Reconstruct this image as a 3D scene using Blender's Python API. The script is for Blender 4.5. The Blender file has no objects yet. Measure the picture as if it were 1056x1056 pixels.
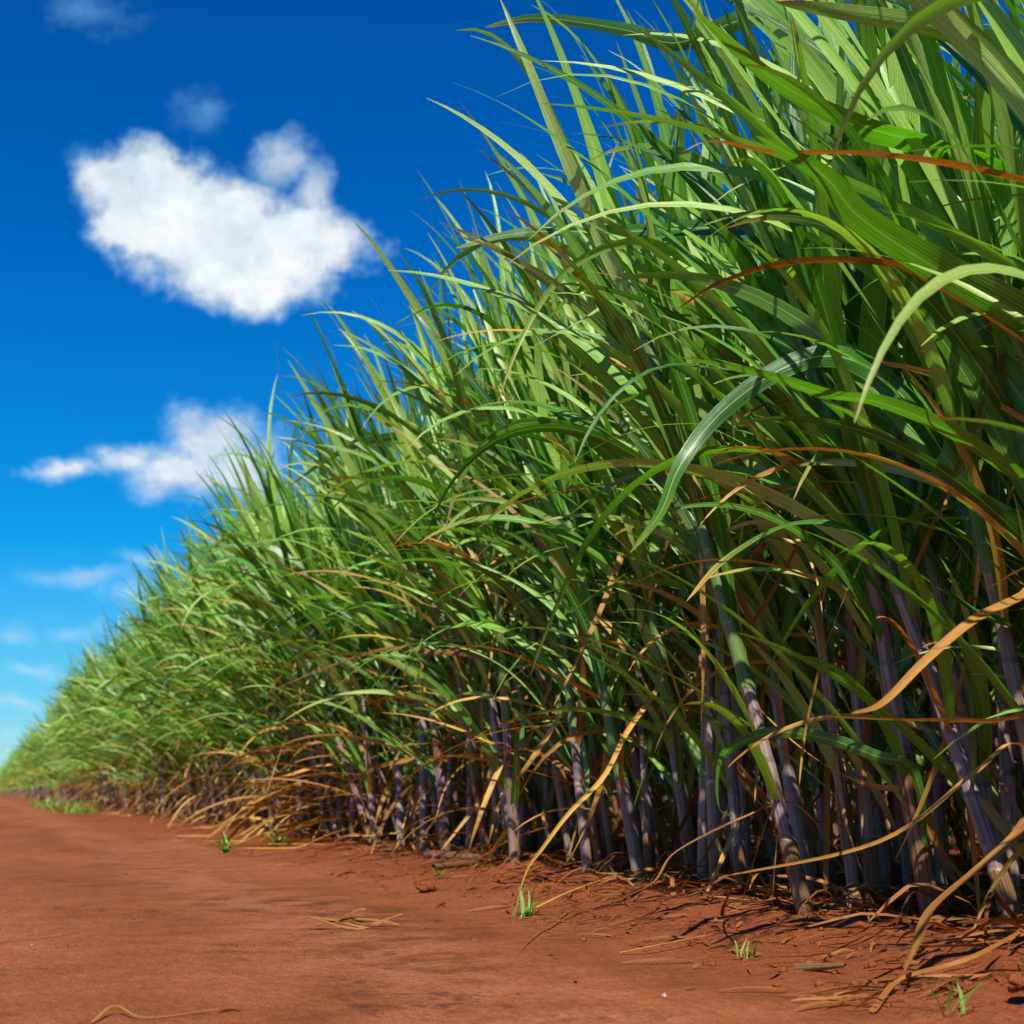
import bpy, math, random
import numpy as np
from mathutils import Vector, noise

rng = random.Random(11)
C = bpy.data.scenes[0].collection if bpy.context.scene is None else bpy.context.scene.collection
SC = bpy.context.scene
R = math.radians

# ------------------------------------------------------------------ camera
H_CAM = 0.27
PSI, TH, FPX = R(19.11), R(10.63), 1540.0
CF = Vector((math.sin(PSI)*math.cos(TH), math.cos(PSI)*math.cos(TH), math.sin(TH)))
CR = Vector((math.cos(PSI), -math.sin(PSI), 0))
CU = CR.cross(CF)
CAMP = Vector((0, 0, H_CAM))
cd = bpy.data.cameras.new('camera')
cam = bpy.data.objects.new('camera', cd); C.objects.link(cam)
cam.location = CAMP
cam.rotation_euler = (R(90)+TH, 0, -PSI)
cd.sensor_width = 24.0; cd.sensor_fit = 'HORIZONTAL'
cd.lens = 24.0*FPX/1056.0
cd.clip_start = 0.05; cd.clip_end = 20000
cd.dof.use_dof = True; cd.dof.focus_distance = 2.7; cd.dof.aperture_fstop = 5.0
SC.camera = cam

def ray(px, py):
    return CF*FPX + CR*(px-528.0) + CU*(528.0-py)
def at_x(px, py, X):                     # point seen at a pixel, X metres to the right of the camera track
    d = ray(px, py); return CAMP + d*(X/d.x)
def project(p):
    v = Vector(p)-CAMP; z = v.dot(CF)
    return 528+FPX*v.dot(CR)/z, 528-FPX*v.dot(CU)/z, z

D = 1.70                                  # front row of cane, metres right of the camera
WIND = Vector((-0.93, 0.36, 0)).normalized()

# ------------------------------------------------------------------ terrain
def sstep(a, b, x):
    t = min(1, max(0, (x-a)/(b-a))); return t*t*(3-2*t)
def ground_z(x, y):
    z = 0.0
    e = 1.12 + 0.10*noise.noise((y*0.8, 3.1, 0)) + 0.05*noise.noise((y*2.7, 9.1, 0))
    m = sstep(e-0.03, e+0.42, x)
    lump = noise.noise((x*3.2, y*2.4, 1.7))*0.5 + noise.noise((x*8, y*7, 4.2))*0.22
    clod = max(0, noise.noise((x*17, y*14, 8.8)))*0.016 + max(0, noise.noise((x*36, y*33, 2.8)))*0.010
    z += m*(0.036 + 0.030*lump + 1.4*clod)
    z += 0.006*sstep(e-0.03, e+0.05, x)
    if x < 1.6:
        z += 0.004*noise.noise((x*0.9, y*0.35, 0.3)) + 0.002*noise.noise((x*3, y*1.2, 5))
        for c, w in ((-0.35, 0.28), (0.62, 0.20), (-1.9, 0.3), (-3.2, .3)):     # shallow wheel tracks
            z -= 0.006*math.exp(-((x-c-0.06*noise.noise((y*.25, c, 0)))/w)**2)
    return z

class Buf:
    def __init__(s): s.v=[]; s.f=[]; s.a=[]; s.b=[]; s.m=[]; s.n=0
    def add(s, v, f, a, b, m=0):
        s.v.append(np.asarray(v, np.float32)); s.f.append(np.asarray(f, np.int32)+s.n)
        s.a.append(np.asarray(a, np.float32)); s.b.append(np.asarray(b, np.float32))
        s.m.append(np.full(len(f), m, np.int32)); s.n += len(v)
    def mesh(s, name, mats):
        v=np.concatenate(s.v); f=np.concatenate(s.f); a=np.concatenate(s.a); b=np.concatenate(s.b); m=np.concatenate(s.m)
        me=bpy.data.meshes.new(name)
        me.vertices.add(len(v)); me.vertices.foreach_set('co', v.ravel())
        me.loops.add(f.size); me.loops.foreach_set('vertex_index', f.ravel())
        me.polygons.add(len(f)); me.polygons.foreach_set('loop_start', np.arange(0, f.size, 4, dtype=np.int32))
        try: me.polygons.foreach_set('loop_total', np.full(len(f), 4, np.int32))
        except Exception: pass
        me.polygons.foreach_set('use_smooth', np.ones(len(f), bool))
        me.polygons.foreach_set('material_index', m)
        l=f.ravel()
        u=me.uv_layers.new(name='shape'); u.data.foreach_set('uv', a[l].ravel())
        u=me.uv_layers.new(name='look'); u.data.foreach_set('uv', b[l].ravel())
        for mt in mats: me.materials.append(mt)
        me.update(); me.validate()
        return me

# ------------------------------------------------------------------ material helpers
def new_mat(name):
    m = bpy.data.materials.new(name); m.use_nodes = True
    nt = m.node_tree; nt.nodes.clear(); return m, nt
class N:
    def __init__(s, nt): s.nt = nt
    def __call__(s, t, ins=None, **kw):
        n = s.nt.nodes.new(t)
        for k, v in kw.items(): setattr(n, k, v)
        for k, v in (ins or {}).items(): s.set(n.inputs[k], v)
        return n
    def set(s, sock, v):
        if isinstance(v, bpy.types.NodeSocket): s.nt.links.new(v, sock)
        elif isinstance(v, bpy.types.Node): s.nt.links.new(v.outputs[0], sock)
        else:
            if isinstance(v, tuple) and len(v) == 3 and sock.type == 'RGBA': v = (*v, 1)
            sock.default_value = v
    def m(s, op, a, b=None, c=None, clamp=False):
        n = s.nt.nodes.new('ShaderNodeMath'); n.operation = op; n.use_clamp = clamp
        for i, v in enumerate((a, b, c)):
            if v is not None: s.set(n.inputs[i], v)
        return n.outputs[0]
    def vm(s, op, a, b=None, out=0):
        n = s.nt.nodes.new('ShaderNodeVectorMath'); n.operation = op
        s.set(n.inputs[0], a)
        if b is not None: s.set(n.inputs[1], b)
        return n.outputs[out]
    def mix(s, f, a, b, blend='MIX'):
        n = s.nt.nodes.new('ShaderNodeMix'); n.data_type='RGBA'; n.blend_type=blend
        s.set(n.inputs[0], f); s.set(n.inputs[6], a); s.set(n.inputs[7], b); return n.outputs[2]
    def ss(s, x, lo, hi):
        n = s.nt.nodes.new('ShaderNodeMapRange'); n.interpolation_type='SMOOTHSTEP'
        s.set(n.inputs[0], x); n.inputs[1].default_value=lo; n.inputs[2].default_value=hi; return n.outputs[0]
    def noise(s, vec, scale, detail=3, rough=.5, dist=0, dim='3D', w=None):
        n = s.nt.nodes.new('ShaderNodeTexNoise'); n.noise_dimensions=dim
        if vec is not None: s.set(n.inputs['Vector'], vec)
        if w is not None: s.set(n.inputs['W'], w)
        n.inputs['Scale'].default_value=scale; n.inputs['Detail'].default_value=detail
        n.inputs['Roughness'].default_value=rough; n.inputs['Distortion'].default_value=dist; return n.outputs[0]
    def comb(s, x, y, z):
        n = s.nt.nodes.new('ShaderNodeCombineXYZ')
        for i, v in enumerate((x, y, z)): s.set(n.inputs[i], v)
        return n.outputs[0]
    def sep(s, v):
        n = s.nt.nodes.new('ShaderNodeSeparateXYZ'); s.set(n.inputs[0], v); return n.outputs
    def ramp(s, f, stops):
        n = s.nt.nodes.new('ShaderNodeValToRGB'); s.set(n.inputs[0], f)
        e = n.color_ramp.elements
        while len(e) < len(stops): e.new(0.5)
        for i, (p, c) in enumerate(stops): e[i].position=p; e[i].color=(*c, 1)
        return n.outputs[0]
    def uv(s, name):
        n = s.nt.nodes.new('ShaderNodeUVMap'); n.uv_map = name; return n.outputs[0]

# ------------------------------------------------------------------ leaf material
def leaf_material(kind='cane_leaf'):
    m, nt = new_mat(kind); g = N(nt)
    u, v, _ = g.sep(g.uv('shape')); rnd, dry, _ = g.sep(g.uv('look'))
    a = g.m('ABSOLUTE', g.m('MULTIPLY_ADD', u, 2, -1))
    oi = g('ShaderNodeObjectInfo').outputs['Random']
    r2 = g.m('FRACT', g.m('ADD', g.m('MULTIPLY', rnd, 1.0), g.m('MULTIPLY', oi, 0.5)))
    green = g.ramp(r2, [(0, (.034,.140,.018)), (.22, (.085,.265,.022)), (.48, (.185,.420,.038)), (.74, (.340,.550,.080)), (1, (.500,.620,.170))])
    if kind == 'weed_leaf': green = g.ramp(r2, [(0, (.15,.34,.03)), (1, (.32,.44,.05))])
    st = g.comb(g.m('MULTIPLY', u, 9), g.m('MULTIPLY', v, 2.2), g.m('MULTIPLY', rnd, 41))
    mot = g.noise(st, 1.0, 4, .6)
    green = g.mix(g.ss(mot, .35, .75), g.mix(1, green, (.72,.78,.70), 'MULTIPLY'), green)
    # parallel veins
    vein = g.m('SINE', g.m('MULTIPLY', u, 6.2832*11))
    vein2 = g.noise(g.comb(g.m('MULTIPLY', u, 60), g.m('MULTIPLY', v, 1.2), rnd), 1.0, 2, .6)
    vf = g.m('ADD', g.m('MULTIPLY', vein, .20), g.m('MULTIPLY_ADD', vein2, 1.5, .22))
    green = g.mix(1, green, g.comb(vf, vf, vf), 'MULTIPLY')
    rib = g.m('SUBTRACT', 1, g.ss(a, .04, .10))
    green = g.mix(g.m('MULTIPLY', rib, .75), green, (.34,.46,.18))
    # drying: tip, edges and blotches of old leaves
    st2 = g.comb(g.m('MULTIPLY', u, 3.0), g.m('MULTIPLY', v, 3.5), g.m('MULTIPLY_ADD', rnd, 77, 3))
    bl = g.noise(st2, 1.0, 5, .65)
    k = g.m('ADD', g.m('MULTIPLY', bl, .9), g.m('MULTIPLY', g.m('POWER', v, 5.0), .36))
    k = g.m('ADD', k, g.m('MULTIPLY', a, .10))
    k = g.m('ADD', k, g.m('MULTIPLY', dry, 1.1))
    yel = g.ss(k, .76, 1.05); brn = g.ss(k, .90, 1.15)
    st3 = g.comb(g.m('MULTIPLY', u, 16), g.m('MULTIPLY', v, 5), g.m('MULTIPLY_ADD', rnd, 50, 9))
    bn = g.noise(st3, 1.0, 4, .6)
    bn = g.m('ADD', g.m('MULTIPLY', bn, .75), g.m('MULTIPLY', g.m('FRACT', g.m('MULTIPLY', r2, 7.3)), .35))
    brown = g.ramp(bn, [(.25, (.10,.030,.005)), (.42, (.28,.112,.012)), (.58, (.48,.235,.026)), (.80, (.64,.39,.075))])
    if kind == 'trash_leaf': brown = g.mix(1, brown, (.55,.36,.26), 'MULTIPLY')
    col = g.mix(g.m('MULTIPLY', yel, .6), green, (.28,.32,.045))
    col = g.mix(brn, col, brown)
    spot = g.ss(g.noise(g.comb(g.m('MULTIPLY', u, 5), g.m('MULTIPLY', v, 26), g.m('MULTIPLY', rnd, 63)), 1.6, 3, .6), .66, .74)
    col = g.mix(g.m('MULTIPLY', spot, .55), col, (.24,.15,.03))
    tr = g.mix(brn, g.mix(1, col, (.85,1.35,.30), 'MULTIPLY'), g.mix(1, col, (1.1,.8,.5), 'MULTIPLY'))
    bump = g('ShaderNodeBump', {'Strength': .35, 'Distance': .002, 'Height': g.m('ADD', vf, g.m('MULTIPLY', rib, .8))})
    rough = g.m('ADD', g.m('MULTIPLY', brn, .25), g.m('MULTIPLY_ADD', mot, .22, .20))
    p = g('ShaderNodeBsdfPrincipled', {'Base Color': col, 'Roughness': rough, 'Specular IOR Level': .7, 'Normal': bump})
    t = g('ShaderNodeBsdfTranslucent', {'Color': tr})
    mx = g('ShaderNodeMixShader', {0: g.m('MULTIPLY_ADD', brn, -.10, .32), 1: p.outputs[0], 2: t.outputs[0]})
    o = g('ShaderNodeOutputMaterial', {0: mx.outputs[0]})
    return m

def stalk_material():
    m, nt = new_mat('cane_stalk'); g = N(nt)
    u, v, _ = g.sep(g.uv('shape')); rnd, typ, _ = g.sep(g.uv('look'))
    fr = g.m('FRACT', v); 
    ang = g.m('MULTIPLY', u, 6.2832)
    circ = g.comb(g.m('MULTIPLY', g.m('COSINE', ang), 2.2), g.m('MULTIPLY', g.m('SINE', ang), 2.2), g.m('MULTIPLY_ADD', rnd, 30, g.m('MULTIPLY', v, .35)))
    str_ = g.noise(circ, 1.6, 5, .65)
    pur = g.ramp(str_, [(.28, (.052,.021,.024)), (.42, (.150,.088,.092)), (.55, (.28,.20,.200)), (.72, (.47,.39,.36))])
    pur = g.mix(g.m('MULTIPLY', g.ss(rnd, .6, 1.0), .55), pur, (.17,.15,.07))
    wax = g.m('MULTIPLY', g.m('MULTIPLY', g.ss(fr, .78, .95), g.ss(str_, .35, .65)), .45)
    pur = g.mix(wax, pur, (.36,.32,.33))
    ring = g.m('SUBTRACT', 1, g.ss(fr, .05, .10))
    pur = g.mix(g.m('MULTIPLY', ring, .55), pur, (.14,.075,.045))
    low = g.m('SUBTRACT', 1, g.ss(v, .0, 2.2))
    blot = g.noise(circ, 3.1, 4, .6)
    pur = g.mix(g.m('MULTIPLY', low, g.ss(blot, .42, .62)), pur, (.33,.20,.09))
    fine = g.noise(g.comb(g.m('MULTIPLY', u, 34), g.m('MULTIPLY', v, .6), rnd), 1.0, 3, .6)
    shg = g.ramp(fine, [(.3, (.045,.110,.018)), (.5, (.10,.19,.030)), (.75, (.20,.28,.07))])
    shg = g.mix(g.m('MULTIPLY', g.ss(str_, .5, .66), .7), shg, (.20,.12,.17))
    shd = g.ramp(fine, [(.3, (.06,.026,.012)), (.55, (.18,.09,.036)), (.8, (.36,.24,.11))])
    col = g.mix(g.ss(typ, .25, .6), pur, shg)
    col = g.mix(g.ss(g.m('MULTIPLY', typ, -1), .3, .6), col, shd)
    bump = g('ShaderNodeBump', {'Strength': .4, 'Distance': .002, 'Height': fine})
    p = g('ShaderNodeBsdfPrincipled', {'Base Color': col, 'Roughness': .42, 'Specular IOR Level': .45, 'Normal': bump})
    g('ShaderNodeOutputMaterial', {0: p.outputs[0]})
    return m

def soil_material():
    m, nt = new_mat('red_soil'); g = N(nt)
    pos = g('ShaderNodeNewGeometry').outputs['Position']
    x, y, z = g.sep(pos)
    lng = g.comb(g.m('MULTIPLY', x, 1.0), g.m('MULTIPLY', y, .30), 0.0)
    big = g.noise(lng, 1.4, 5, .6, .4)
    pos2 = g.comb(x, y, 0.0)
    mid = g.noise(pos2, 7, 6, .65)
    pos3 = g.comb(x, g.m('MULTIPLY', y, .45), 0.0)
    fine = g.noise(pos3, 75, 4, .7)
    grit = g.noise(pos3, 300, 2, .6)
    col = g.ramp(g.m('ADD', g.m('MULTIPLY', big, .6), g.m('MULTIPLY', mid, .4)),
                 [(.34, (.098,.027,.009)), (.45, (.180,.050,.015)), (.55, (.235,.070,.024)), (.68, (.30,.106,.047))])
    trk = None
    for c, w_ in ((-0.35, .26), (0.62, .20), (-1.9, .3)):
        t_ = g.m('SUBTRACT', 1, g.ss(g.m('ABSOLUTE', g.m('SUBTRACT', g.m('ADD', x, g.m('MULTIPLY', g.m('SUBTRACT', big, .5), .5)), c)), w_*.3, w_*1.3))
        trk = t_ if trk is None else g.m('MAXIMUM', trk, t_)
    col = g.mix(g.m('MULTIPLY', g.m('MULTIPLY', trk, g.ss(mid, .38, .60)), .65), col, (.28,.096,.048))
    # loose orange crumbs
    col = g.mix(g.m('MULTIPLY', g.ss(g.noise(pos2, 16, 5, .7), .54, .70), .55), col, (.25,.064,.014))
    # bank of freshly turned soil under the cane is deeper red
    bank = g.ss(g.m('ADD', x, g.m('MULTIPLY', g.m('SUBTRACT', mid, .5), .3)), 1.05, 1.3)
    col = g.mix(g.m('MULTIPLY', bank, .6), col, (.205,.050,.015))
    ff = g.m('ADD', g.m('MULTIPLY_ADD', fine, 1.5, -.35), g.m('MULTIPLY', grit, 1.2))
    col = g.mix(.9, col, g.mix(1, col, g.comb(ff, ff, ff), 'MULTIPLY'))
    # small dark crumbs in drifts across the road
    vo = g('ShaderNodeTexVoronoi', {'Vector': g.vm('ADD', g.comb(g.m('MULTIPLY', x, .8), y, 0.0), g.vm('MULTIPLY', g.comb(fine, mid, 0.0), (.02,.05,0))), 'Scale': 42.0, 'Randomness': 1.0})
    sp = g.m('SUBTRACT', 1, g.ss(vo.outputs['Distance'], .10, .26))
    patch = g.ss(g.noise(g.comb(x, g.m('MULTIPLY', y, .6), 0.0), 2.6, 3, .6), .50, .64)
    sp = g.m('MULTIPLY', sp, g.m('MULTIPLY_ADD', patch, .75, .25))
    col = g.mix(g.m('MULTIPLY', sp, .75), col, (.085,.026,.012))
    drift = g.noise(g.comb(g.m('MULTIPLY', x, 1.0), g.m('MULTIPLY', y, .75), 4.0), 20.0, 8, .74)
    col = g.mix(g.m('MULTIPLY', g.m('MULTIPLY', g.ss(drift, .51, .58), patch), .8), col, (.085,.024,.010))
    hgt = g.m('ADD', g.m('ADD', g.m('MULTIPLY', mid, .6), g.m('MULTIPLY', fine, .35)), g.m('ADD', g.m('MULTIPLY', grit, .10), g.m('MULTIPLY', sp, .25)))
    bs = g.m('MULTIPLY_ADD', bank, .25, .75)
    bump = g('ShaderNodeBump', {'Strength': bs, 'Distance': .03, 'Height': hgt})
    p = g('ShaderNodeBsdfPrincipled', {'Base Color': col, 'Roughness': .9, 'Specular IOR Level': .15, 'Normal': bump})
    g('ShaderNodeOutputMaterial', {0: p.outputs[0]})
    return m
def simple_mat(name, c1, c2, scale=30, rough=.8):
    m, nt = new_mat(name); g = N(nt)
    tc = g('ShaderNodeTexCoord').outputs['Object']
    n = g.noise(tc, scale, 5, .65)
    col = g.ramp(n, [(.35, c1), (.65, c2)])
    b = g('ShaderNodeBump', {'Strength': .5, 'Distance': .004, 'Height': n})
    p = g('ShaderNodeBsdfPrincipled', {'Base Color': col, 'Roughness': rough, 'Normal': b})
    g('ShaderNodeOutputMaterial', {0: p.outputs[0]}); return m

M_WEED, M_TRASH = leaf_material('weed_leaf'), leaf_material('trash_leaf')
M_LEAF, M_STALK, M_SOIL = leaf_material(), stalk_material(), soil_material()
M_CLOD = simple_mat('soil_clod', (.20,.055,.022), (.38,.12,.055), 25, .95)
M_PEB = simple_mat('grey_stone', (.16,.14,.13), (.42,.40,.38), 60, .6)

# ------------------------------------------------------------------ leaf geometry
US5 = (0, .25, .5, .75, 1); US3 = (0, .5, 1)
def ribbon(buf, pts, width, rnd, dry, side0=None, cross=5, fold=.25, twist=0.0, wave=0.0, v0=0.0, prof=None):
    n = len(pts); us = US5 if cross == 5 else US3; k = len(us)
    P = [Vector(p) for p in pts]
    side = None; V = np.zeros((n, k, 3), np.float32); A = np.zeros((n, k, 2), np.float32)
    ph = rng.random()*6.28
    for i in range(n):
        t = (P[min(i+1, n-1)]-P[max(i-1, 0)])
        if t.length < 1e-7: t = Vector((0, 0, 1))
        t.normalize()
        if side is None:
            side = Vector(side0) if side0 is not None else t.cross(Vector((0, 0, 1)))
        side = side - t*side.dot(t)
        if side.length < 1e-5: side = t.orthogonal()
        side.normalize()
        v = i/(n-1)
        if twist:
            q = side*math.cos(twist/(n-1)) + t.cross(side)*math.sin(twist/(n-1)); side = q.normalized()
        nn = side.cross(t)
        w = (prof(v) if prof else min(1, .55+1.9*v)*(max(0, 1-v)**.72))*width*.5 + .0006
        fo = fold*(1-.6*v)
        for j, uu in enumerate(us):
            s = uu*2-1
            off = abs(s)*fo + (wave*math.sin(ph+v*19+s*2.1)*s*s if wave else 0)
            p = P[i] + side*(s*w) + nn*(off*w)
            V[i, j] = p; A[i, j] = (uu, v)
    idx = np.arange(n*k).reshape(n, k)
    F = np.stack([idx[:-1, :-1], idx[:-1, 1:], idx[1:, 1:], idx[1:, :-1]], -1).reshape(-1, 4)
    B = np.tile(np.array([rnd, dry], np.float32), (n*k, 1))
    buf.add(V.reshape(-1, 3), F, A.reshape(-1, 2), B, 0)

def leaf_path(start, d0, length, kw, kg, n, gp=1.2, swirl=0.0, wind=WIND):
    ds = length/(n-1); p = Vector(start); d = Vector(d0).normalized(); out = [p.copy()]
    ax = Vector((rng.gauss(0, 1), rng.gauss(0, 1), rng.gauss(0, 1)))
    for i in range(1, n):
        v = i/(n-1)
        flow = (1-max(0, d.dot(wind)))
        d = d + wind*(kw*flow*(.35+v)*ds) + Vector((0, 0, -1))*(kg*(v**gp)*ds) + ax*(swirl*ds)
        d.normalize(); p = p + d*ds
        if p.z < 0.01: p.z = 0.01
        out.append(p.copy())
    return out

def catmull(P, n):
    P = [Vector(p) for p in P]; Q = [P[0]*2-P[1]]+P+[P[-1]*2-P[-2]]; m = len(P)-1; out = []
    for i in range(n):
        s = i/(n-1)*m; k = min(int(s), m-1); t = s-k; a, b, c, d = Q[k:k+4]
        out.append(0.5*((2*b)+(c-a)*t+(2*a-5*b+4*c-d)*t*t+(3*b-a-3*c+d)*t**3))
    return out

# ------------------------------------------------------------------ one stalk with its leaves (plant-local space)
def stalk_curve(base, lean, top, n):
    out = []
    for i in range(n):
        t = i/(n-1)
        out.append(Vector(base) + Vector((0, 0, 1))*(top*t) + lean*(top*(.85*t+.15*t*t)))
    return out

def make_stalk(base, top, lean, r0, sides, rnd, bare):
    """returns stalk buffer, function pos(z-fraction)"""
    b = Buf(); il = rng.uniform(.11, .16); nn = int(top/il)
    kink = [(rng.gauss(0, .004), rng.gauss(0, .004)) for _ in range(nn+2)]
    def pos(h):
        t = h/top; return Vector(base)+Vector((0, 0, h))+lean*(h*(.85+.15*t))
    rings = []; bd = -.04
    rings.append((bd, r0*1.05, 0.0, 0.0))
    h = 0.0
    for k in range(nn):
        ty = 0.0 if h < bare else 1.0
        if ty == 0 and ((h < .10 and rng.random() < .45) or rng.random() < .12): ty = -1.0
        taper = 1-.45*(h/top)**1.5
        rr = r0*taper*(1.0 if ty == 0 else 1.14)
        fs = ((0.0, 1.05), (.04, 1.05), (.10, .98), (.5, .97), (.85, .99), (.97, 1.03)) if sides > 6 else ((0, 1.08), (.12, .97), (.93, 1.0))
        for f, q in fs:
            rings.append((h+f*il, rr*q, k+f, ty))
        h += il
    rings.append((top, r0*.35, nn, 1.0))
    m = len(rings); V = np.zeros((m, sides+1, 3), np.float32); A = np.zeros((m, sides+1, 2), np.float32); B = np.zeros((m, sides+1, 2), np.float32)
    for i, (h, r, v, ty) in enumerate(rings):
        c = pos(h)
        for j in range(sides+1):
            a = 6.28318*j/sides
            V[i, j] = (c.x+math.cos(a)*r, c.y+math.sin(a)*r, c.z)
            A[i, j] = (j/sides, max(v, 0)); B[i, j] = (rnd, ty)
    idx = np.arange(m*(sides+1)).reshape(m, sides+1)
    F = np.stack([idx[:-1, :-1], idx[:-1, 1:], idx[1:, 1:], idx[1:, :-1]], -1).reshape(-1, 4)
    b.add(V.reshape(-1, 3), F, A.reshape(-1, 2), B.reshape(-1, 2), 0)
    return b, pos

def stalk_leaves(pos, top, lod, front, s=1.0, base_dry=1.0):
    """yield (kind, Buf) for each leaf of a stalk; lod 0 near, 1 mid, 2 far"""
    n = (18, 11, 7)[lod]; cross = 5 if lod == 0 else 3
    phi = rng.uniform(0, 6.28); out = []
    def leaf(kind, h, elev, length, width, kw, kg, dry, gp=1.2, az=None, twist=None, sw=.3):
        nonlocal phi
        phi += math.pi + rng.gauss(0, .5)
        a = phi if az is None else az
        azv = Vector((math.cos(a), math.sin(a), 0))
        up = (pos(min(top, h+.1))-pos(max(0, h-.1))).normalized()
        d0 = up*math.cos(elev) + azv*math.sin(elev)
        wv = (WIND+Vector((rng.gauss(0, .28), rng.gauss(0, .38), rng.gauss(0, .15)))).normalized()
        for tr_ in range(7):                                # blades that would stream far out over the road are rare
            pts = leaf_path(pos(min(h, top)), d0, length, kw, kg, n, gp, rng.gauss(0, sw), wv)
            if max((p.z-.27)/max(.3, 1.70+p.x) for p in pts) < 1.74 and min(p.x for p in pts) > -.85: break
            length *= .93; kg = kg*1.2+.3; kw *= .75
        sd = Vector((-math.sin(a), math.cos(a), 0)); q = rng.gauss(0, .55); sd = sd*math.cos(q)+d0.cross(sd)*math.sin(q)
        b = Buf()
        ribbon(b, pts, width, rng.random(), dry, side0=sd, cross=cross, fold=rng.uniform(.06, .30),
               twist=rng.gauss(0, .7) if twist is None else twist, wave=.10 if lod == 0 else 0)
        out.append((kind, b))
    wmul = (1, 1.05, 1.5)[lod]
    # spindle: upright youngest blades
    for i in range((5, 5, 3)[lod]):
        leaf('leaf', top-rng.uniform(.0, .25), R(rng.uniform(3, 18)), rng.uniform(.75, 1.15)*s, rng.uniform(.032, .056)*wmul,
             rng.uniform(.0, .45), rng.uniform(.2, 3.4), rng.uniform(0, .10), gp=4.5)
    # crown: green blades, some upright, some arching right over
    for i in range((8, 8, 5)[lod]):
        f = rng.random(); st_ = rng.random()**1.4
        leaf('leaf', top*(.97-.45*f)-.02, R(rng.uniform(5, 30)+14*f), rng.uniform(.75, 1.25)*s, rng.uniform(.032, .058)*wmul,
             .05+2.3*st_*rng.random(), rng.uniform(.2, 1.0)+4.6*st_*rng.random(), max(0, rng.gauss(.04+.10*f, .10)), gp=1.3)
    # lower green blades
    for i in range((6, 6, 3)[lod]):
        h = rng.uniform(.36, .72)*top
        leaf('leaf', h, R(rng.uniform(10, 48)), rng.uniform(.55, 1.0)*s, rng.uniform(.024, .042)*wmul,
             rng.uniform(.2, 2.6), rng.uniform(.6, 4.4), max(0, rng.gauss(.10, .13)), gp=1.0)
    # narrow blades of young side shoots low down
    for i in range((5, 5, 2)[lod]):
        h = rng.uniform(.14, .50)*top
        leaf('leaf', h, R(rng.uniform(8, 50)), rng.uniform(.35, .80)*s, rng.uniform(.014, .032)*wmul,
             rng.uniform(.6, 3.2), rng.uniform(.8, 4.4), max(0, rng.gauss(.12, .14)), gp=1.0)
    # yellowing / dry blades still out in the wind
    for i in range(rng.choice((1, 1, 2))):
        h = rng.uniform(.26, .90)*top
        leaf('dry_leaf', h, R(rng.uniform(16, 50)), rng.uniform(.45, .95)*s, rng.uniform(.010, .026)*wmul,
             rng.uniform(.9, 2.6), rng.uniform(.4, 3.2), rng.uniform(.5, 1.0), gp=1.1)
    # dead trash hanging down the stalk
    for i in range((6, 6, 3)[lod]):
        h = rng.uniform(.14, .85)*top
        if rng.random() < .65:
            leaf('dry_leaf', h, R(rng.uniform(135, 172)), rng.uniform(.25, .65)*s, rng.uniform(.008, .026)*wmul,
                 rng.uniform(-.3, .5), rng.uniform(.0, 2.5), rng.uniform(.75, 1.0), gp=.6, sw=1.9, twist=rng.gauss(0, 3.0))
        else:
            leaf('dry_leaf', h, R(rng.uniform(25, 80)), rng.uniform(.25, .55)*s, rng.uniform(.008, .022)*wmul,
                 rng.uniform(-.4, .7), rng.uniform(2.0, 7.0), rng.uniform(.75, 1.0), gp=.5, sw=1.2, twist=rng.gauss(0, 1.5))
    return out

def gen_plant(lod, front=False, nst=None):
    """list of stalks: (stalk Buf, [(kind, Buf)])"""
    nst = nst or rng.choice((3, 3, 4, 4)); res = []
    for i in range(nst):
        a = 6.28*i/nst + rng.gauss(0, .5); rad = rng.uniform(.05, .17)
        base = Vector((math.cos(a)*rad*.9, math.sin(a)*rad*1.15, 0))
        lean = WIND*abs(rng.gauss(.13, .07)) + Vector((rng.gauss(0, .06), rng.gauss(0, .09), 0))
        top = rng.uniform(1.00, 1.36)
        b, pos = make_stalk(base, top, lean, rng.uniform(.0135, .0185), (12, 7, 5)[lod], rng.random(), rng.uniform(.26, .62))
        res.append((b, stalk_leaves(pos, top, lod, front), pos, top))
    return res

# ------------------------------------------------------------------ object helpers
def link(name, me, parent=None):
    o = bpy.data.objects.new(name, me); C.objects.link(o)
    if parent is not None: o.parent = parent
    return o
def empty(name, loc):
    o = bpy.data.objects.new(name, None); C.objects.link(o); o.location = loc
    o.empty_display_size = .1; return o
def tag(o, label=None, cat=None, group=None, kind=None):
    for k, v in (('label', label), ('category', cat), ('group', group), ('kind', kind)):
        if v: o[k] = v
    return o
def copy_tree(o, parent=None):
    c = o.copy(); C.objects.link(c)
    if parent is not None: c.parent = parent
    for ch in o.children: copy_tree(ch, c)
    return c

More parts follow.
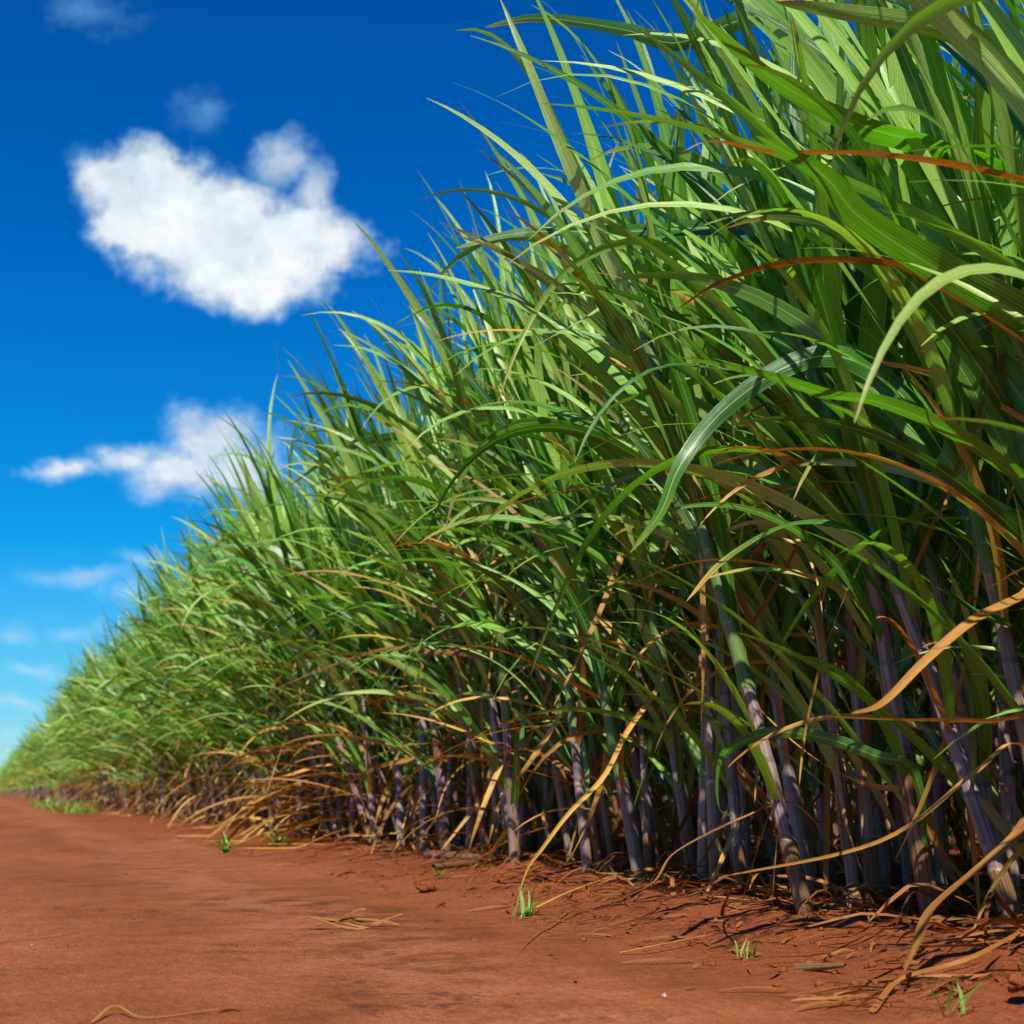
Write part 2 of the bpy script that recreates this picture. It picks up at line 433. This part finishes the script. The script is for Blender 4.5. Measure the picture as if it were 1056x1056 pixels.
# ------------------------------------------------------------------ ground sheet
def axis(lo, hi, step, far, grow=1.22):
    xs = list(np.arange(lo, hi+1e-6, step)); s = step; x = hi
    while x < far: s *= grow; x += s; xs.append(x)
    s = step; x = lo
    while x > -far: s *= grow; x -= s; xs.insert(0, x)
    return xs
def build_ground():
    xs = axis(-2.2, 2.6, .022, 4000); ys = axis(1.0, 6.0, .03, 6000, 1.035)
    nx, ny = len(xs), len(ys); V = np.zeros((ny, nx, 3), np.float32)
    for j, y in enumerate(ys):
        for i, x in enumerate(xs):
            V[j, i] = (x, y, ground_z(x, y) if (-4 < x < 8 and -3 < y < 90) else 0.0)
    idx = np.arange(nx*ny).reshape(ny, nx)
    F = np.stack([idx[:-1, :-1], idx[:-1, 1:], idx[1:, 1:], idx[1:, :-1]], -1).reshape(-1, 4)
    b = Buf(); uv = V[..., :2].reshape(-1, 2)
    b.add(V.reshape(-1, 3), F, uv, uv, 0)
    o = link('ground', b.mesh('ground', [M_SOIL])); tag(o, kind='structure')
    o['label'] = 'bare red dirt road with a low bank of turned soil along the cane'
build_ground()

# ------------------------------------------------------------------ sugarcane field
ROWS = [(0.0, 0), (.40, 1), (.90, 2), (1.45, 3), (2.1, 4), (2.9, 5), (3.9, 6), (5.1, 7), (6.5, 8)]
ROWMAX = [60, 48, 30, 22, 17, 15, 14, 14, 14]
cands = []
for dx, r in ROWS:
    y = 1.25 + .17*r
    while y < ROWMAX[r]:
        x = D + dx + rng.gauss(0, .045)
        yy = y + rng.gauss(0, .05)
        cands.append((math.hypot(x, yy)*(1+.28*r), r, x, yy))
        y += .36 + .04*r + .0025*y
cands.sort()
GROUP = 'sugarcane plants along the edge of the field'
front = [c for c in cands if c[1] == 0]
detail = [c for c in front if c[3] < 8.6] + [c for c in cands if c[1] == 1 and c[3] < 4.2]
detail_set = set(id(c) for c in detail)
individual = [c for c in cands if id(c) not in detail_set][:298-len(detail)]
ind_set = set(id(c) for c in individual)
rest = [c for c in cands if id(c) not in detail_set and id(c) not in ind_set]

# hand-shaped leaves read off the photograph: (pixel x, pixel y, X metres right of the camera track)
def hero(pts, X0, X1): 
    n = len(pts); return [at_x(px, py, X0-.06+(X1-.16-X0)*(i/(n-1))) for i, (px, py) in enumerate(pts)]
HEROES = [  # pixel points, X at base, X at tip, width, dryness, random, kind
 ([(1100,205),(1056,190),(980,168),(900,157),(800,150),(735,146),(705,156)], 1.46, 1.00, .040, 1.0, .31, 'dry_leaf'),
 ([(1010,312),(985,290),(930,275),(860,268),(790,275),(735,295),(700,318)], 1.50, 1.10, .036, .85, .55, 'dry_leaf'),
 ([(890,524),(800,505),(700,500),(620,503),(530,520),(462,546)], 1.62, 1.25, .034, .95, .72, 'dry_leaf'),
 ([(1000,560),(975,480),(942,422),(890,374),(850,363),(800,380),(740,430),(700,480),(672,524),(650,570)], 1.62, 1.12, .052, .12, .93, 'leaf'),
 ([(1085,520),(1056,490),(990,450),(900,420),(850,405),(790,392),(700,368)], 1.60, 1.15, .055, .05, .22, 'leaf'),
 ([(1060,670),(1010,632),(930,580),(870,550),(800,546),(750,575),(708,620)], 1.62, 1.20, .045, .22, .88, 'leaf'),
 ([(1090,585),(1056,612),(1010,645),(960,680),(920,712),(878,736)], 1.55, 1.20, .034, 1.0, .40, 'dry_leaf'),
 ([(1090,755),(1020,741),(930,737),(870,736),(842,738)], 1.60, 1.30, .024, 1.0, .62, 'dry_leaf'),
 ([(1110,815),(1080,835),(1040,862),(1000,895),(965,940),(945,975),(932,1004)], 1.58, 1.37, .080, 1.0, .66, 'dry_leaf'),
 ([(690,690),(672,712),(650,755),(625,800),(590,835),(560,870),(540,905),(528,954)], 1.62, 1.05, .022, 1.0, .85, 'dry_leaf'),
 ([(945,800),(900,778),(850,762),(800,756),(760,768),(744,795),(744,832),(756,842)], 1.62, 1.35, .028, .05, .15, 'leaf'),
 ([(820,830),(770,845),(700,880),(660,905),(600,940)], 1.62, 1.32, .026, 1.0, .90, 'dry_leaf'),
 ([(1085,365),(1053,337),(970,275),(900,225),(840,178),(780,140)], 1.58, 1.15, .078, .0, .18, 'leaf'),
 ([(1040,195),(960,150),(900,130),(800,80),(715,10)], 1.60, 1.10, .070, .0, .42, 'leaf'),
 ([(1100,85),(1056,62),(960,28),(880,10),(800,2)], 1.58, 1.15, .050, .25, .8, 'leaf'),
 ([(560,700),(500,678),(440,672),(395,671),(330,690),(268,718)], 1.66, 1.30, .034, 1.0, .5, 'dry_leaf'),
 ([(1000,800),(1056,770),(1090,820)][::-1]+[(900,870),(740,905)], 1.60, 1.40, .022, 1.0, .2, 'dry_leaf'),
 ([(800,30),(770,18),(700,42),(640,30),(560,18),(500,28)], 1.60, 1.25, .05, .15, .6, 'leaf'),
 ([(760,330),(700,300),(640,310),(600,330),(545,360)], 1.55, 1.25, .05, .05, .95, 'leaf'),
 ([(900,240),(760,238),(640,237),(540,240),(470,256)], 1.62, 1.15, .055, .08, .9, 'leaf'),
 ([(560,470),(470,452),(400,450),(350,470),(300,500)], 1.66, 1.35, .05, .1, .9, 'leaf'),
]
front_near = sorted([c for c in front if c[3] < 8.6], key=lambda c: c[3])
hero_by = {}
for h in HEROES:
    b0 = at_x(h[0][0][0], h[0][0][1], h[1])
    k = min(range(len(front_near)), key=lambda i: abs(front_near[i][3]-(b0.y-.05)))
    hero_by.setdefault(id(front_near[k]), []).append(h)

NUMW = ['zero', 'one', 'two', 'three', 'four', 'five', 'six']
ORD = ['', 'first', 'second', 'third', 'fourth', 'fifth', 'sixth', 'seventh', 'eighth', 'ninth', 'tenth', 'eleventh', 'twelfth', 'thirteenth',
       'fourteenth', 'fifteenth', 'sixteenth', 'seventeenth', 'eighteenth', 'nineteenth', 'twentieth', 'twenty-first', 'twenty-second', 'twenty-third', 'twenty-fourth']
def front_label(c, nst):
    px = project((c[2], c[3], .03))[0]
    vis = [f for f in front_near if project((f[2], f[3], .03))[0] < 1056]
    if px >= 1056:
        out = [f for f in front_near if project((f[2], f[3], .03))[0] >= 1056]
        k = len(out)-1-out.index(c)
        return ['sugarcane whose broad green leaves reach in from just beyond the right edge',
                'sugarcane beyond the right edge with its rust brown leaf crossing high up'][k] if k < 2 else 'sugarcane standing outside the right edge, only leaf ends in view'
    k = vis.index(c)+1
    hs = hero_by.get(id(c), [])
    ex = ', long dry leaf arching from it' if any(h[6] == 'dry_leaf' for h in hs) else (', long green blade arching from it' if hs else ', its blades blown left')
    return '%s front-row sugarcane from the right edge, %s purple stalks%s' % (ORD[k], NUMW[nst], ex)

def root_z(x, y): return ground_z(x, y)-.012
det_i = 0
for c in detail:
    _, r, x, y = c
    root = empty('sugarcane_plant', (x, y, root_z(x, y)))
    plant = gen_plant(0, True, nst=rng.choice((3, 3, 4)))
    sts = []
    for sb, lv, pos, top in plant:
        so = link('stalk', sb.mesh('stalk', [M_STALK]), root); sts.append((so, pos))
        for kind, lb in lv:
            link(kind, lb.mesh(kind, [M_LEAF]), so)
    for (pp, X0, X1, w, dry, rnd, kind) in hero_by.get(id(c), []):
        P = [p - Vector((x, y, root_z(x, y))) for p in hero(pp, X0, X1)]
        P = [P[0]]+[p+Vector((rng.gauss(0, .008), rng.gauss(0, .008), rng.gauss(0, .005))) for p in P[1:-1]]+[P[-1]]
        so, pos = min(sts, key=lambda q: (q[1](max(.1, min(1.5, P[0].z-.25)))-P[0]).length)
        st = pos(max(.08, min(1.5, P[0].z-.28)))           # the blade rises from its own stalk
        b = Buf(); ribbon(b, catmull([st]+P, 40), w*(.62 if kind == 'dry_leaf' else 1.1), rnd, dry, cross=5, fold=.22 if kind == 'leaf' else .5, twist=0 if kind == 'leaf' or w > .06 else rng.gauss(0, .8), wave=.06, prof=lambda v: min(1, .25+2.2*v)*(max(0, 1-v)**.6))
        link(kind, b.mesh(kind, [M_LEAF]), so)
    if r == 0: tag(root, front_label(c, len(plant)), 'sugarcane', GROUP)
    else: tag(root, 'purple-stalked sugarcane crowded behind the front row near the right edge', 'sugarcane', 'sugarcane crowded behind the nearest front row')

# mid-distance plants: prototypes with stalks and foliage parts, copied
protos = []
for k in range(16):
    root = empty('sugarcane_plant', (0, 0, 0))
    fol = Buf(); dryb = Buf()
    for sb, lv, pos, top in gen_plant(1):
        link('stalk', sb.mesh('stalk', [M_STALK]), root)
        for kind, lb in lv:
            t = fol if kind == 'leaf' else dryb
            t.add(lb.v[0], lb.f[0], lb.a[0], lb.b[0], 0)
    link('green_leaves', fol.mesh('green_leaves', [M_LEAF]), root)
    link('dry_leaves', dryb.mesh('dry_leaves', [M_LEAF]), root)
    protos.append(root)
used = set()
for q, c in enumerate(individual):
    _, r, x, y = c
    k = rng.randrange(16)
    if k not in used: o = protos[k]; used.add(k)
    else: o = copy_tree(protos[k])
    o.location = (x, y, root_z(x, y)); o.rotation_euler = (0, 0, rng.gauss(0, .22))
    s = rng.uniform(.90, 1.10); o.scale = (s, s, s*rng.uniform(.96, 1.04))
    if r == 0:
        lab = ('green sugarcane in the front row, part way down the field edge' if y < 16 else
               'small far sugarcane in the front row where the field edge blurs')
    elif r == 1: lab = 'sugarcane in the second row, showing between the front canes'
    else: lab = 'sugarcane deep in the field, a few leaves showing behind the front rows'
    tag(o, lab, 'sugarcane', {0: 'front-row sugarcane down the field edge', 1: 'second-row sugarcane'}.get(r, 'sugarcane deep in the field'))
    if r == 0 and y >= 16: o['group'] = 'far front-row sugarcane'
for k in range(16):
    if k not in used:
        for ch in list(protos[k].children): bpy.data.objects.remove(ch)
        bpy.data.objects.remove(protos[k])

# the far field: too many to count, one mass
far = []
for k in range(10):
    b = Buf()
    for sb, lv, pos, top in gen_plant(2, nst=3):
        b.add(sb.v[0], sb.f[0], sb.a[0], sb.b[0], 1)
        for kind, lb in lv: b.add(lb.v[0], lb.f[0], lb.a[0], lb.b[0], 0)
    far.append(tuple(np.concatenate(q) for q in (b.v, b.f, b.a, b.b, b.m)))
spots = [(x, y, 1.0) for _, r, x, y in rest]
for dx in (0, .45, 1.0, 1.7):
    y = 47 if dx else 59
    while y < 330:
        spots.append((D+dx+rng.gauss(0, .08), y, 1.0 + .0012*y)); y += .42 + y*.0035
fb = Buf()
for x, y, s in spots:
    v, f, a, b, m = far[rng.randrange(10)]
    an = rng.gauss(0, .25); sc = rng.uniform(.9, 1.1)
    ca, sa = math.cos(an)*sc*s, math.sin(an)*sc*s
    w = np.empty_like(v); w[:, 0] = v[:, 0]*ca-v[:, 1]*sa+x; w[:, 1] = v[:, 0]*sa+v[:, 1]*ca+y; w[:, 2] = v[:, 2]*sc
    if y < 90: w[:, 2] += ground_z(x, y)-.012
    bb = b.copy(); bb[:, 0] = (bb[:, 0]+rng.random()) % 1.0
    fb.v.append(w); fb.f.append(f+fb.n); fb.a.append(a); fb.b.append(bb); fb.m.append(m); fb.n += len(v)
o = link('sugarcane_field', fb.mesh('sugarcane_field', [M_LEAF, M_STALK]))
tag(o, 'dense mass of distant sugarcane running on along the dirt road', 'sugarcane field', None, 'stuff')

# ------------------------------------------------------------------ litter and small things
def ground_pt(px, py, z=0.0):
    d = ray(px, py); t = (z-H_CAM)/d.z; p = CAMP+d*t; 
    for _ in range(3):
        t = (ground_z(p.x, p.y)-H_CAM)/d.z; p = CAMP+d*t
    return p
def straw(buf, p, ang, length, width, dry=1.0, lift=.012, curl=.15, n=7, tilt=0):
    pts = []; a = ang; q = Vector((p[0], p[1], 0)); 
    for i in range(n):
        t = i/(n-1)
        z = ground_z(q.x, q.y)+.003+lift*math.sin(math.pi*t)+tilt*t
        pts.append(Vector((q.x, q.y, z))); a += rng.gauss(0, curl); q += Vector((math.cos(a), math.sin(a), 0))*(length/(n-1))
    ribbon(buf, pts, width, rng.random(), dry, cross=3, fold=.3, twist=rng.gauss(0, .8), prof=lambda v: (1-v)**.4*.9+.1)

lit = Buf()
y = 1.4
for i in range(1500):
    yy = 1.5 + 26*rng.random()**1.7
    if rng.random() < .62: xx = D+rng.gauss(-.04, .10)
    else: xx = D + rng.uniform(-.05, 1.2)
    straw(lit, (xx, yy), rng.uniform(0, 6.28) if rng.random() < .5 else math.pi-.35+rng.gauss(0, .5),
          rng.uniform(.05, .26), rng.uniform(.003, .012), rng.uniform(.8, 1.0), lift=abs(rng.gauss(0, .025)), tilt=abs(rng.gauss(0, .02)))
for i in range(500):                                        # thin scraps on the bank and roadside
    yy = 1.7 + 9*rng.random()**2; xx = rng.uniform(1.05, 1.65)
    straw(lit, (xx, yy), rng.uniform(0, 6.28), rng.uniform(.02, .12), rng.uniform(.002, .007), rng.uniform(.8, 1), lift=.004)
for i in range(90):
    yy = 1.7 + 8*rng.random()**1.3; xx = rng.uniform(-1.6, 1.1)
    straw(lit, (xx, yy), rng.uniform(0, 6.28), rng.uniform(.008, .035), rng.uniform(.002, .006), rng.uniform(.85, 1), lift=.002, n=4)
tag(link('leaf_litter', lit.mesh('leaf_litter', [M_TRASH])), 'dry brown cane trash strewn along the foot of the cane', 'leaf litter', None, 'stuff')

lean = Buf()
for i in range(300):                                        # golden dead leaves hanging out of the row down to the bank
    yy = 3.4 + 24*rng.random()**.8
    st = Vector((D+rng.gauss(0, .06), yy, rng.uniform(.05, .50)))
    d0 = Vector((-1, rng.gauss(.15, .6), rng.uniform(-.6, .6)))
    pts = leaf_path(st, d0, rng.uniform(.22, .62), .6, rng.uniform(1.5, 6), 10, .8, .9)
    ribbon(lean, pts, rng.uniform(.008, .024), rng.random(), rng.uniform(.6, 1.0), cross=3, fold=.3, twist=rng.gauss(0, 1.2))
tag(link('dead_leaves', lean.mesh('dead_leaves', [M_LEAF])), 'golden dead leaves drooping from the foot of the cane onto the bank', 'dead leaves', None, 'stuff')
def lump(buf, p, r, seed, flat=.7, seg=7):
    V = []; rows = seg-2
    for i in range(rows+1):
        th = math.pi*i/rows
        for j in range(seg+1):
            ph = 6.28318*(j % seg)/seg
            d = Vector((math.sin(th)*math.cos(ph), math.sin(th)*math.sin(ph), math.cos(th)))
            q = r*(1+.55*noise.noise(d*1.6+Vector((seed, 0, 0)))+.4*noise.noise(d*4+Vector((0, seed, 0))))
            V.append((p[0]+d.x*q, p[1]+d.y*q, p[2]+d.z*q*flat))
    idx = np.arange((rows+1)*(seg+1)).reshape(rows+1, seg+1)
    F = np.stack([idx[:-1, :-1], idx[1:, :-1], idx[1:, 1:], idx[:-1, 1:]], -1).reshape(-1, 4)
    buf.add(V, F, np.zeros((len(V), 2)), np.zeros((len(V), 2)), 0)
cl = Buf()
for i in range(2200):
    yy = 1.6 + 9*rng.random()**1.5; xx = 1.08 + abs(rng.gauss(0, .33))
    r = .001 + .007*rng.random()**5
    lump(cl, (xx, yy, ground_z(xx, yy)+r*.2), r, i*.37)
for i in range(2600):
    yy = 1.6 + 8*rng.random()**1.7; xx = rng.uniform(-1.6, 1.15)
    if noise.noise((xx*2.2, yy*1.3, 7.7)) < rng.gauss(-.05, .25): continue
    r = .0008 + .0045*rng.random()**6
    lump(cl, (xx, yy, ground_z(xx, yy)+r*.2), r, i*.71, seg=5)
tag(link('soil_crumbs', cl.mesh('soil_crumbs', [M_SOIL])), 'loose crumbs of red soil on the bank and road', 'soil', None, 'stuff')

def clod(px, py, r, label, mat, cat, name, seg=14):
    p = ground_pt(px, py); b = Buf(); lump(b, (0, 0, 0), r, px*.13, seg=seg)
    o = link(name, b.mesh(name, [mat])); o.location = (p.x, p.y, p.z+r*.35); tag(o, label, cat)
clod(1052, 1018, .015, 'larger red soil clod on the bank by the right edge', M_SOIL, 'clod', 'soil_clod')
clod(440, 918, .022, 'small red soil clod beside dry trash at the foot of the bank', M_SOIL, 'clod', 'soil_clod')
clod(685, 1028, .0042, 'tiny smooth grey pebble on the bare road', M_PEB, 'pebble', 'pebble', 10)
clod(33, 976, .004, 'tiny dark pebble under the fallen straw at left', M_CLOD, 'pebble', 'pebble', 10)

def straw_thing(pxs, w, label, name, cat, mat=None, dry=1.0):
    P = [ground_pt(a, b)+Vector((0, 0, h)) for a, b, h in pxs]; o0 = P[0].copy()
    b = Buf(); ribbon(b, catmull([p-o0 for p in P], 24), w, rng.random(), dry, cross=3, fold=.4, prof=lambda v: .35+.65*(1-v)**.6)
    o = link(name, b.mesh(name, [mat or M_LEAF])); o.location = o0; tag(o, label, cat)
straw_thing([(-12, 974, .002), (25, 970, .006), (60, 966, .004), (84, 961, .002)], .005, 'thin golden straw lying on the road at the left edge', 'fallen_straw', 'straw')
straw_thing([(95, 1056, .002), (118, 1046, .010), (150, 1052, .003), (225, 1043, .003)], .003, 'bent yellow straw at the bottom edge of the road', 'fallen_straw', 'straw')
straw_thing([(900, 1046, .002), (930, 1020, .012), (1000, 1005, .02), (1062, 978, .03)], .009, 'long fallen dry leaf lying on the bank at the right edge', 'fallen_leaf', 'dry leaf', mat=M_TRASH)
straw_thing([(640, 985, .003), (700, 978, .012), (735, 968, .008)], .007, 'thin dark stick lying where the bank meets the road', 'fallen_stick', 'stick')
straw_thing([(552, 938, .003), (590, 925, .014), (627, 914, .02)], .006, 'pale thin stick on the shaded bank near the green weed', 'fallen_stick', 'stick')

# bundle of broken dry leaf bits on the road
p0 = ground_pt(342, 957); bundle = empty('dry_leaf_bundle', p0); tag(bundle, 'loose bundle of broken rusty brown leaf scraps on open road', 'leaf scraps')
for i, (dx, L, w) in enumerate(((0, .17, .010), (.012, .15, .007), (-.015, .12, .009), (.03, .08, .013), (-.02, .10, .008), (.04, .06, .012))):
    b = Buf(); a = -PSI+rng.gauss(0.15, .14); st = Vector((-.08+rng.uniform(0, .05), dx-.02, 0)) if i < 3 else Vector((rng.uniform(-.01, .05), dx*.5-.04, 0))
    pts = [st+Vector((math.cos(a), math.sin(a), 0))*(L*t/7)+Vector((0, 0, .006+.004*i+.012*math.sin(t*.45+i))) for t in range(8)]
    ribbon(b, pts, w, .35+.05*i, 1.0, cross=3, fold=.5, twist=.6, prof=lambda v: 1-.5*v)
    link('leaf_scrap', b.mesh('leaf_scrap', [M_TRASH]), bundle)

# fallen cane lying along the foot of the row
def fallen(px, py, px2, py2, r, label):
    p = ground_pt(px, py); q = ground_pt(px2, py2); L = (q-p).length
    b, pos = make_stalk((0, 0, 0), L, Vector((0, 0, 0)), r, 10, .95, 0.0)
    for arr in b.b: arr[:, 1] = -1.0
    o = link('fallen_cane', b.mesh('fallen_cane', [M_STALK])); o.location = p+Vector((0, 0, r*.8))
    o.rotation_euler = (q-p).to_track_quat('Z', 'Y').to_euler(); tag(o, label, 'cane')
fallen(445, 884, 545, 893, .013, 'dead brown cane lying flat along the foot of the front row')
fallen(455, 896, 520, 888, .009, 'thinner dead cane lying in front of the flat brown one')
fallen(842, 1002, 872, 1000, .008, 'short broken piece of brown cane on the sunlit bank')

def weed(px, py, n, hgt, label, spread=.35, w=.006):
    p = ground_pt(px, py); root = empty('weed', p); tag(root, label, 'weed')
    for i in range(n):
        a = rng.uniform(0, 6.28); e = rng.uniform(.15, 1.3); L = hgt*rng.uniform(.5, 1.1)
        d0 = Vector((math.cos(a)*math.sin(e), math.sin(a)*math.sin(e), math.cos(e)))
        k_ = .008 if n < 50 else .18
        st = Vector((rng.gauss(0, k_), rng.gauss(0, k_*2), -.002))
        pts = leaf_path(st, d0, L, 2.0, rng.uniform(2, 16), 9, 1.0, 3.0)
        b = Buf(); ribbon(b, pts, w*rng.uniform(.7, 1.3), .8+.15*rng.random(), 0.0, cross=3, fold=.3, prof=lambda v: min(1, .5+2*v)*(1-v)**.6)
        link('blade', b.mesh('blade', [M_WEED]), root)
weed(541, 945, 13, .085, 'bright green weed sprouting on the bank edge near the middle', w=.009)
weed(985, 1046, 6, .06, 'small fresh green sprout near the bottom right corner', w=.004)
weed(768, 988, 7, .045, 'tiny pale sprout on the sunlit bank', w=.0025)
weed(626, 906, 6, .05, 'low green weed at the foot of the canes in shade', w=.008)
weed(232, 880, 26, .13, 'leafy bright green weed beneath heaped yellow leaves left of centre', w=.016)
weed(285, 872, 18, .10, 'smaller green weed right of the leafy one under yellow leaves', w=.014)
weed(80, 838, 90, .20, 'yellow green grass tuft far down the field edge', w=.03)
weed(50, 832, 90, .22, 'farthest grass tuft at the foot of the distant canes', w=.035)
weed(370, 866, 10, .08, 'small weed between litter at the foot of the canes', w=.009)
weed(455, 905, 6, .05, 'tiny yellowish weed beside the dead cane', w=.007)

# drooping heap of yellow dead leaves on the roadside left of centre
p0 = ground_pt(285, 868); heap = empty('dead_leaf_heap', p0); tag(heap, 'heap of straw yellow dead leaves spilling onto the road left of centre', 'dead leaves')
for i in range(54):
    st = Vector((rng.uniform(.05, .50), rng.gauss(-.2, .7), rng.uniform(.03, .45)))
    d0 = Vector((-1, rng.gauss(.2, .4), rng.uniform(-.3, .5)))
    pts = leaf_path(st, d0, rng.uniform(.4, .85), .8, rng.uniform(1.5, 4.5), 12, .8, .4)
    b = Buf(); ribbon(b, pts, rng.uniform(.018, .036), .8+.2*rng.random(), .92, cross=3, fold=.3, twist=rng.gauss(0, .5))
    link('dead_leaf', b.mesh('dead_leaf', [M_LEAF]), heap)

# ------------------------------------------------------------------ sun and sky
SUN_FROM = Vector((-.48, -.88, 0)).normalized(); EL = R(53)
sd = Vector((SUN_FROM.x*math.cos(EL), SUN_FROM.y*math.cos(EL), math.sin(EL)))
sl = bpy.data.lights.new('sun', 'SUN'); sl.energy = 5.0; sl.angle = R(.5); sl.color = (1.0, .945, .84)
so = bpy.data.objects.new('sun', sl); C.objects.link(so)
so.rotation_euler = (-sd).to_track_quat('-Z', 'Y').to_euler(); so.location = (-20, -5, 40)

w = bpy.data.worlds.new('World'); SC.world = w; w.use_nodes = True
nt = w.node_tree; nt.nodes.clear(); g = N(nt)
sky = g('ShaderNodeTexSky', sky_type='NISHITA', sun_disc=False)
sky.sun_elevation = EL; sky.sun_rotation = math.atan2(sd.x, sd.y)
sky.air_density = 1.0; sky.dust_density = .3; sky.ozone_density = 4.0
dvec = g.vm('NORMALIZE', g('ShaderNodeTexCoord').outputs['Generated'])
dx, dy, dz = g.sep(dvec)
tint = g.ramp(dz, [(0.0, (.62,.92,1.12)), (.06, (.27,.80,1.08)), (.16, (.02,.68,1.10)), (.34, (.003,.49,1.04)), (.52, (.003,.42,.98)), (1, (.01,.34,.8))])
skyc = g.mix(1, sky.outputs[0], tint, 'MULTIPLY')
# clouds stand at fixed bearings in the sky; coordinates are tangent-plane units about one fixed bearing
cx = g.m('DIVIDE', g.vm('DOT_PRODUCT', dvec, tuple(CR), 1), g.m('MAXIMUM', g.vm('DOT_PRODUCT', dvec, tuple(CF), 1), .05))
cy = g.m('DIVIDE', g.vm('DOT_PRODUCT', dvec, tuple(CU), 1), g.m('MAXIMUM', g.vm('DOT_PRODUCT', dvec, tuple(CF), 1), .05))
fwd = g.ss(g.vm('DOT_PRODUCT', dvec, tuple(CF), 1), .1, .3)
X = g.m('MULTIPLY_ADD', cx, FPX/100, 5.28); Y = g.m('MULTIPLY_ADD', cy, -FPX/100, 5.28)
pv = g.comb(X, Y, 0.0)
warp = g('ShaderNodeTexNoise', {'Vector': pv, 'Scale': 1.3, 'Detail': 3.0})
pw = g.vm('ADD', pv, g.vm('MULTIPLY', g.vm('SUBTRACT', warp.outputs['Color'], (.5,.5,.5)), (.55,.55,0)))
def blobs(lst):
    acc = None
    for (bx, by, rx, ry) in lst:
        q = g.vm('MULTIPLY', g.vm('SUBTRACT', pw, (bx/100, by/100, 0)), (100/rx, 100/ry, 0))
        f = g.m('SUBTRACT', 1, g.vm('LENGTH', q, None, 1))
        acc = f if acc is None else g.m('SMOOTH_MAX', acc, f, .25)
    return acc
n1 = g.noise(pv, 2.2, 9, .62); n2 = g.noise(pv, 6.5, 7, .6)
nz = g.m('ADD', g.m('MULTIPLY_ADD', n1, 1.5, -.75), g.m('MULTIPLY_ADD', n2, .55, -.275))
main = blobs([(150,196,74,54),(205,228,100,70),(265,258,95,64),(325,248,64,46),(270,296,56,36),(118,186,40,34),(150,235,60,40),(192,262,62,40),(212,290,62,36),(245,205,40,28)])
bump_ = blobs([(292,165,44,36),(318,205,30,40)])
sec = blobs([(218,458,60,50),(190,492,80,38),(250,480,60,50),(130,474,60,22),(66,480,46,15)])
wisp = blobs([(90,12,70,34),(206,110,36,34),(85,165,20,22)])
lowc = blobs([(85,596,72,18),(130,610,50,24),(75,652,36,13),(22,728,42,13),(10,650,36,16),(35,690,44,11),(10,760,30,9),(140,575,40,12)])
a1 = g.ss(g.m('ADD', main, g.m('MULTIPLY', nz, .74)), -.14, .56)
a1b = g.m('MULTIPLY', g.ss(g.m('ADD', bump_, g.m('MULTIPLY', nz, .8)), -.12, .95), .80)
a2 = g.m('MULTIPLY', g.ss(g.m('ADD', sec, g.m('MULTIPLY', nz, .95)), -.10, .95), .95)
a3 = g.m('MULTIPLY', g.ss(g.m('ADD', wisp, g.m('MULTIPLY', nz, 1.1)), 0.0, 1.25), .26)
a4 = g.m('MULTIPLY', g.ss(g.m('ADD', lowc, g.m('MULTIPLY', nz, .95)), -.05, 1.1), .48)
al = g.m('MAXIMUM', g.m('MAXIMUM', a1, a1b), g.m('MAXIMUM', a2, a4))
al = g.m('MULTIPLY', al, fwd)
# some cloud in the rest of the sky as well
rest_n = g.noise(g.vm('MULTIPLY', dvec, (1, 1, 1.6)), 3.2, 8, .6)
al2 = g.m('MULTIPLY', g.m('MULTIPLY', g.ss(rest_n, .60, .75), g.ss(dz, .05, .3)), g.m('SUBTRACT', 1, fwd))
al = g.m('MAXIMUM', al, al2)
body = g.m('ADD', g.m('MULTIPLY', g.noise(pw, 1.9, 6, .6), .75), g.m('MULTIPLY', al, .25))
white = g.mix(g.ss(body, .42, .80), (5.0,6.1,7.1), (8.2,8.5,8.6))
white = g.mix(g.ss(al, .05, .7), (3.4,6.6,9.0), white)
skyc = g.mix(g.m('MULTIPLY', g.m('MULTIPLY', a3, fwd), 1.0), skyc, (2.6,6.6,9.4))
fin = g.mix(al, skyc, white)
bg = g('ShaderNodeBackground', {'Color': fin, 'Strength': .075})
g('ShaderNodeOutputWorld', {0: bg.outputs[0]})

# ------------------------------------------------------------------ render settings
SC.render.engine = 'CYCLES'
SC.render.resolution_x = 1024; SC.render.resolution_y = 1024
SC.view_settings.view_transform = 'Standard'; SC.view_settings.look = 'None'
SC.view_settings.exposure = 0.65; SC.view_settings.gamma = 1.0
SC.cycles.max_bounces = 8; SC.cycles.transmission_bounces = 4
